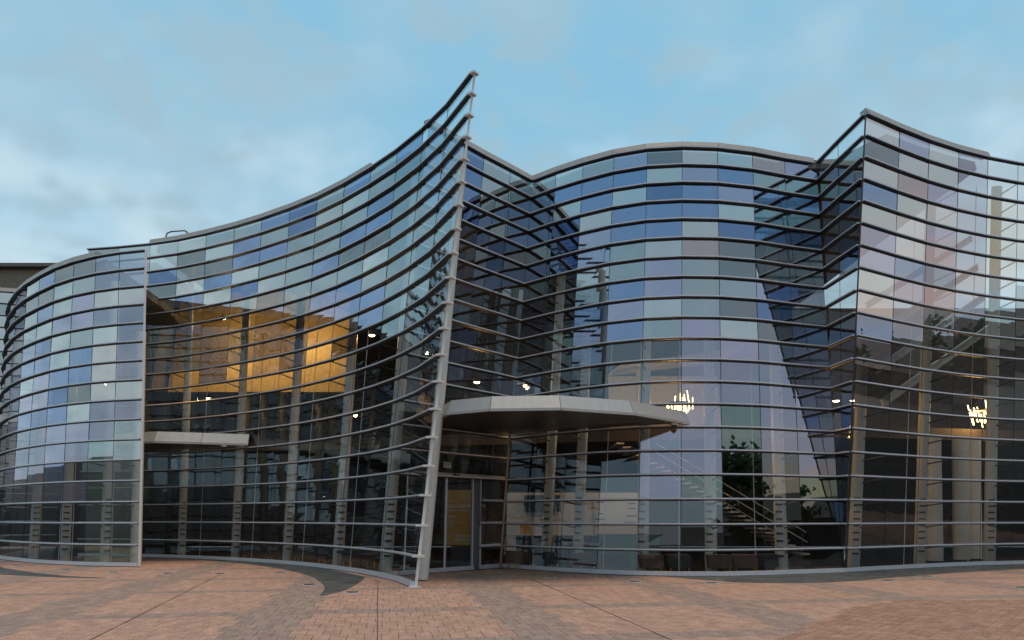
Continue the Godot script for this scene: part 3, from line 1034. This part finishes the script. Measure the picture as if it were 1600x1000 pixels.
# ---------------------------------------------------------------- plaza
func plaza() -> void:
	var st := new_st()
	box(st, Vector3(0, -0.27, -20), Vector3(1200, 0.5, 1200))
	structure(part(done(st), "ground", worn(0.075, 0.068, 0.064, 0.9, 61, 0.2, 0.3), self))
	var root := Node3D.new()
	root.name = "pavement"
	add_child(root)
	structure(root)
	var m := StandardMaterial3D.new()
	m.vertex_color_use_as_albedo = true
	m.roughness = 0.82
	m.albedo_texture = noise_tex(63, 0.09, Color(0.66, 0.65, 0.65), Color(1.08, 1.08, 1.08), 1024, 3)
	m.uv1_triplanar = true
	m.uv1_world_triplanar = true
	m.uv1_scale = Vector3.ONE * 0.23
	m.detail_enabled = true
	m.detail_blend_mode = BaseMaterial3D.BLEND_MODE_MUL
	m.detail_albedo = noise_tex(64, 0.012, Color(0.80, 0.79, 0.78), Color(1.0, 1.0, 1.0), 1024, 5)
	m.detail_uv_layer = BaseMaterial3D.DETAIL_UV_1
	M.paver = m
	var ang := deg_to_rad(10.0)
	var U := Vector2(cos(ang), sin(ang))
	var V := Vector2(-sin(ang), cos(ang))
	var pw := 0.25
	var pl := 0.6
	var near := []
	var bulk := new_st()
	var brick := PackedVector2Array([Vector2(3.3, 10.0), Vector2(6.61, 14.25), Vector2(8.32, 15.6), Vector2(13.5, 15.6), Vector2(13.5, 9.0), Vector2(3.3, 9.0)])
	for iu in range(-170, 170):
		for iv in range(0, 70):
			var c := U * ((iu + 0.5 + 0.5 * (iv & 1)) * pw) + V * ((iv + 0.5) * pl)
			if c.y < 7.5 or c.y > 34.0 or absf(c.x) > c.y * 0.86 + 1.0:
				continue
			var du := fposmod(c.dot(U) + 2.4, 4.35)
			var dv := fposmod(c.dot(V) + 1.6, 3.9)
			var band := du < 1.15 or dv < 0.62
			var t := rng.randf_range(0.93, 1.07)
			var col := Vector3(0.56, 0.365, 0.28) if not band else Vector3(0.40, 0.305, 0.26)
			col = col * t + Vector3(rng.randf_range(-0.015, 0.02), rng.randf_range(-0.006, 0.006), rng.randf_range(-0.006, 0.01))
			var half := Vector2(pw * 0.5 - 0.003, pl * 0.5 - 0.003)
			if c.y > 10.9 and c.y < 13.2 and absf(c.x) < c.y * 0.76 and near.size() < 300:
				near.append([c, col, ang])
			else:
				paver(bulk, c, U, V, half, col, rng.randf_range(-0.0015, 0.0015))
	# smaller clay bricks laid diagonally at the right
	var a2 := deg_to_rad(48.0)
	var U2 := Vector2(cos(a2), sin(a2))
	var V2 := Vector2(-sin(a2), cos(a2))
	for iu in range(0, 110):
		for iv in range(-60, 60):
			var c := U2 * ((iu + 0.5 + 0.5 * (iv & 1)) * 0.3) + V2 * ((iv + 0.5) * 0.16)
			if c.y < 9.0 or not Geometry2D.is_point_in_polygon(c, brick):
				continue
			var col := Vector3(0.47, 0.28, 0.20) * rng.randf_range(0.82, 1.1)
			paver(bulk, c, U2, V2, Vector2(0.1435, 0.0735), col, 0.007 + rng.randf_range(-0.0015, 0.0015))
	var bm := done(bulk)
	var bulk_o := part(bm, "paver_field", m, root)
	bulk_o.set_meta("kind", "stuff")
	# the largest pavers one by one, from a few shared tones
	var tones := {}
	for e in near:
		var key := Vector3i((e[1] as Vector3) * 22.0)
		if not tones.has(key):
			var s := new_st()
			paver(s, Vector2.ZERO, Vector2(1, 0), Vector2(0, 1), Vector2(pw * 0.5 - 0.003, pl * 0.5 - 0.003), e[1], 0.0)
			tones[key] = done(s)
		var o := part(tones[key], "paver", m, root, w(e[0], rng.randf_range(-0.0015, 0.0015)))
		o.rotation.y = e[2]
	# slate inlays
	var slate := worn(0.085, 0.102, 0.11, 0.6, 67, 0.9, 0.4)
	var slates := [slate]
	for t in [0.8, 1.15, 1.35]:
		slates.append(worn(0.085 * t, 0.102 * t, 0.11 * t, 0.6, 67, 0.9, 0.4))
	var polys := [
		smooth([Vector2(-12.6, 29.6), Vector2(-10.38, 27.6), Vector2(-8.13, 25.02), Vector2(-6.22, 22.03), Vector2(-5.13, 19.50), Vector2(-4.64, 17.96), Vector2(-4.33, 16.39)]) + smooth([Vector2(-4.28, 16.45), Vector2(-4.05, 17.36), Vector2(-4.13, 19.50), Vector2(-4.35, 21.4)]) + [Vector2(-6.6, 25.1), Vector2(-9.0, 27.4), Vector2(-12.6, 30.2)],
		smooth([Vector2(-21.5, 29.8), Vector2(-18.3, 25.75), Vector2(-15.88, 23.56), Vector2(-13.85, 22.03), Vector2(-11.74, 21.01)]) + smooth([Vector2(-11.8, 20.97), Vector2(-12.96, 21.18), Vector2(-14.55, 21.8), Vector2(-16.14, 22.5), Vector2(-20.0, 24.6)]) + [Vector2(-24.0, 28.5)],
		smooth([Vector2(4.4, 21.9), Vector2(5.20, 20.7), Vector2(5.85, 20.08), Vector2(6.54, 19.60), Vector2(7.71, 19.5), Vector2(9.18, 19.98), Vector2(11.33, 21.34), Vector2(14.37, 23.16), Vector2(17.55, 24.71), Vector2(22.0, 26.6)]) + [Vector2(21.5, 27.6), Vector2(16.0, 26.0), Vector2(10.7, 23.3), Vector2(8.3, 22.3), Vector2(6.2, 21.8)]]
	for i in 3:
		st = new_st()
		var outline := PackedVector2Array(polys[i])
		prism(st, outline, -0.015, 0.0035)
		var bed := part(done(st), "path", M.joint, self)
		structure(bed)
		var lo := outline[0]
		var hi := outline[0]
		for q in outline:
			lo = lo.min(q)
			hi = hi.max(q)
		var turn := [0.9, 0.75, -0.35][i] as float
		for iu in range(-60, 60):
			for iv in range(-90, 90):
				var c := (lo + hi) * 0.5 + Vector2((iu + 0.5 * (iv & 1)) * 0.6, iv * 0.4).rotated(turn)
				if c.x < lo.x - 1 or c.y < lo.y - 1 or c.x > hi.x + 1 or c.y > hi.y + 1:
					continue
				var cell := PackedVector2Array()
				for e in [Vector2(-0.296, -0.196), Vector2(0.296, -0.196), Vector2(0.296, 0.196), Vector2(-0.296, 0.196)]:
					cell.append(c + (e as Vector2).rotated(turn))
				for piece in Geometry2D.intersect_polygons(cell, outline):
					if piece.size() < 3 or Geometry2D.triangulate_polygon(piece).is_empty():
						continue
					st = new_st()
					prism(st, piece, 0.003, 0.0075 + rng.randf_range(-0.001, 0.001))
					part(done(st), "slab", slates[rng.randi() % 4], bed)
	# dark joint lines of the drainage slots
	for l in [[Vector2(-3.75, 20.2), Vector2(-1.85, 10.2)], [Vector2(-9.19, 23.03), Vector2(-6.0, 10.4)], [Vector2(0.55, 20.69), Vector2(2.33, 10.4)]]:
		st = new_st()
		var dd := ((l[1] as Vector2) - (l[0] as Vector2)).normalized()
		var s2 := Vector2(-dd.y, dd.x) * 0.006
		prism(st, PackedVector2Array([l[0] - s2, l[1] - s2, l[1] + s2, l[0] + s2]), 0.0, 0.006)
		structure(part(done(st), "path_slot_marking", M.joint, self))
	# lights let into the paving
	var where := ["in the paving left of the slate crescent, third from the tip", "in the paving before the side canopy, second from the left wall", "close to the narrow start of the slate crescent", "left of the slate crescent tip", "right of the slate crescent tip", "in front of the entrance corner of the drum", "before the drum, second from the entrance", "before the drum near the slate strip", "at the slate strip before the high corner", "at the slate strip right of the high corner", "alone in the paving near the right edge", "before the free edge of the rounded wall", "before the middle of the rounded wall", "before the left end of the rounded wall"]
	var pts := [Vector2(-10.79, 22.64), Vector2(-9.12, 22.52), Vector2(-7.41, 23.03), Vector2(-5.30, 18.96), Vector2(-3.75, 17.07), Vector2(1.13, 21.34), Vector2(3.34, 19.78), Vector2(5.35, 19.41), Vector2(10.48, 20.17), Vector2(12.40, 21.56), Vector2(12.80, 18.20), Vector2(-12.72, 23.03), Vector2(-14.96, 24.12), Vector2(-17.80, 25.98)]
	for i in pts.size():
		var t := thing("ground_light", "round unlit light " + where[i], "ground light", w(pts[i], 0.0), "round lights let into the paving")
		part(tube_mesh(Vector3(0, -0.02, 0), Vector3(0, 0.012, 0), 0.19, 0.185, 24), "rim", M.alu, t)
		part(tube_mesh(Vector3(0, 0.0, 0), Vector3(0, 0.016, 0), 0.15, 0.15, 24), "lens", mat(0.02, 0.02, 0.022, 0.3), t)

func smooth(pts: Array) -> Array:
	var c := Curve2D.new()
	for i in pts.size():
		var a: Vector2 = pts[maxi(i - 1, 0)]
		var b: Vector2 = pts[mini(i + 1, pts.size() - 1)]
		var t := (b - a) / 6.0
		c.add_point(pts[i], -t, t)
	var out := []
	for i in range(0, (pts.size() - 1) * 6 + 1):
		out.append(c.sample(mini(i / 6, pts.size() - 1), (i % 6) / 6.0))
	return out

func paver(st: SurfaceTool, c: Vector2, U: Vector2, V: Vector2, h: Vector2, col: Vector3, dy: float) -> void:
	st.set_color(Color(col.x, col.y, col.z))
	var y := 0.0 + dy
	var b := 0.005
	var o := [c - U * h.x - V * h.y, c + U * h.x - V * h.y, c + U * h.x + V * h.y, c - U * h.x + V * h.y]
	var i := [c - U * (h.x - b) - V * (h.y - b), c + U * (h.x - b) - V * (h.y - b), c + U * (h.x - b) + V * (h.y - b), c - U * (h.x - b) + V * (h.y - b)]
	quad(st, w(i[0], y), w(i[3], y), w(i[2], y), w(i[1], y))
	for k in 4:
		var n := (k + 1) % 4
		quad(st, w(o[k], y - 0.004), w(i[k], y), w(i[n], y), w(o[n], y - 0.004))
		quad(st, w(o[k], y - 0.02), w(o[k], y - 0.004), w(o[n], y - 0.004), w(o[n], y - 0.02))

# ---------------------------------------------------------------- what the glass mirrors, behind the camera
func tree(at: Vector3, h: float, spread: float, seed_: int, label: String) -> void:
	var r := RandomNumberGenerator.new()
	r.seed = seed_
	var t := thing("tree", label, "tree", at, "trees across the plaza")
	var bark := mat(0.07, 0.055, 0.045, 0.9)
	part(tube_mesh(Vector3.ZERO, Vector3(0.1, h * 0.5, 0), 0.26, 0.13, 10), "trunk", bark, t)
	var st := new_st()
	for i in 56:
		var cc := Vector3(r.randfn(0, 0.42) * spread, h * 0.62 + r.randfn(0, 0.17) * h, r.randfn(0, 0.42) * spread)
		if i < 9:
			var ls := new_st()
			tube(ls, Vector3(0.05, h * r.randf_range(0.28, 0.48), 0), cc, 0.09, 0.03, 6)
			part(done(ls), "limb", bark, t)
		for k in 60:
			var p := cc + Vector3(r.randfn(0, 0.34), r.randfn(0, 0.26), r.randfn(0, 0.34)) * spread * 0.42
			var u := Vector3(r.randfn(), r.randfn(), r.randfn()).normalized() * r.randf_range(0.18, 0.36)
			var v := u.cross(Vector3(r.randfn(), r.randfn(), r.randfn()).normalized()).normalized() * 0.2
			quad(st, p - u, p + v, p + u, p - v)
	var leaf := mat(0.05, 0.075, 0.03, 0.7)
	leaf.backlight_enabled = true
	leaf.backlight = srgb(0.03, 0.05, 0.01)
	part(done(st), "crown", leaf, t)

func far_building(label: String, at: Vector3, size: Vector3, yaw: float, tone: Vector3, pitched: bool) -> void:
	var b := thing("town_building", label, "building", at)
	b.rotation.y = yaw
	var st := new_st()
	box(st, Vector3(0, size.y * 0.5, 0), size)
	part(done(st), "wall", worn(tone.x, tone.y, tone.z, 0.8, 71, 0.2, 0.25), b)
	st = new_st()
	if pitched:
		var h := size * 0.5
		var e := 0.4
		var y := size.y + 0.01
		var rg := size.y + size.z * 0.3
		quad(st, Vector3(-h.x - e, y, h.z + e), Vector3(-h.x - e, rg, 0), Vector3(h.x + e, rg, 0), Vector3(h.x + e, y, h.z + e))
		quad(st, Vector3(-h.x - e, rg, 0), Vector3(-h.x - e, y, -h.z - e), Vector3(h.x + e, y, -h.z - e), Vector3(h.x + e, rg, 0))
		tri(st, Vector3(-h.x - e, y, h.z + e), Vector3(-h.x - e, y, -h.z - e), Vector3(-h.x - e, rg, 0))
		tri(st, Vector3(h.x + e, y, h.z + e), Vector3(h.x + e, rg, 0), Vector3(h.x + e, y, -h.z - e))
	else:
		box(st, Vector3(0, size.y + 0.16, 0), Vector3(size.x + 0.5, 0.3, size.z + 0.5))
	part(done(st), "roof", mat(0.08, 0.07, 0.065, 0.8), b)
	var nx := int(size.x / 3.2)
	for f in maxi(1, int(size.y / 3.4)):
		for i in nx:
			st = new_st()
			box(st, Vector3(-size.x * 0.5 + (i + 0.5) * size.x / nx, 1.9 + f * 3.3, size.z * 0.5), Vector3(1.3, 1.6, 0.08))
			part(done(st), "window", mat(0.04, 0.05, 0.06, 0.1), b)

func surroundings() -> void:
	tree(Vector3(34.5, 0, 7.0), 11.5, 4.2, 5, "big dark tree across the plaza mirrored in the drum")
	tree(Vector3(24.0, 0, 30.0), 7.0, 2.6, 6, "smaller tree mirrored low in the drum")
	tree(Vector3(-4.5, 0, 30.0), 6.0, 2.3, 7, "young tree mirrored near the entrance side of the drum")
	tree(Vector3(-22.0, 0, 27.0), 8.0, 2.8, 8, "tree behind the plaza mirrored in the rounded wall")
	tree(Vector3(66.0, 0, -14.0), 9.0, 3.2, 9, "tall tree at the side street mirrored in the leaning wall")
	tree(Vector3(62.0, 0, -24.0), 7.5, 3.0, 10, "second tree at the side street mirrored in the leaning wall")
	tree(Vector3(58.0, 0, 6.0), 8.0, 3.0, 11, "tree at the corner of the side street mirrored in the drum")
	tree(Vector3(50.0, 0, 22.0), 8.5, 3.0, 12, "tree between the two streets mirrored in the drum")
	far_building("long brown gabled building across the street mirrored in the drum", Vector3(16, 0, 48), Vector3(62, 6.0, 12), PI, Vector3(0.13, 0.10, 0.08), true)
	far_building("grey office building across the street mirrored in the rounded wall", Vector3(-38, 0, 46), Vector3(34, 9.5, 14), PI, Vector3(0.16, 0.16, 0.16), false)
	far_building("brick building beyond the side street mirrored in the leaning wall", Vector3(88, 0, -12), Vector3(60, 3.6, 14), -PI / 2, Vector3(0.13, 0.09, 0.07), true)
	far_building("dark house on the corner mirrored in the right of the drum", Vector3(72, 0, 34), Vector3(30, 6.5, 12), -PI * 0.75, Vector3(0.12, 0.10, 0.09), true)
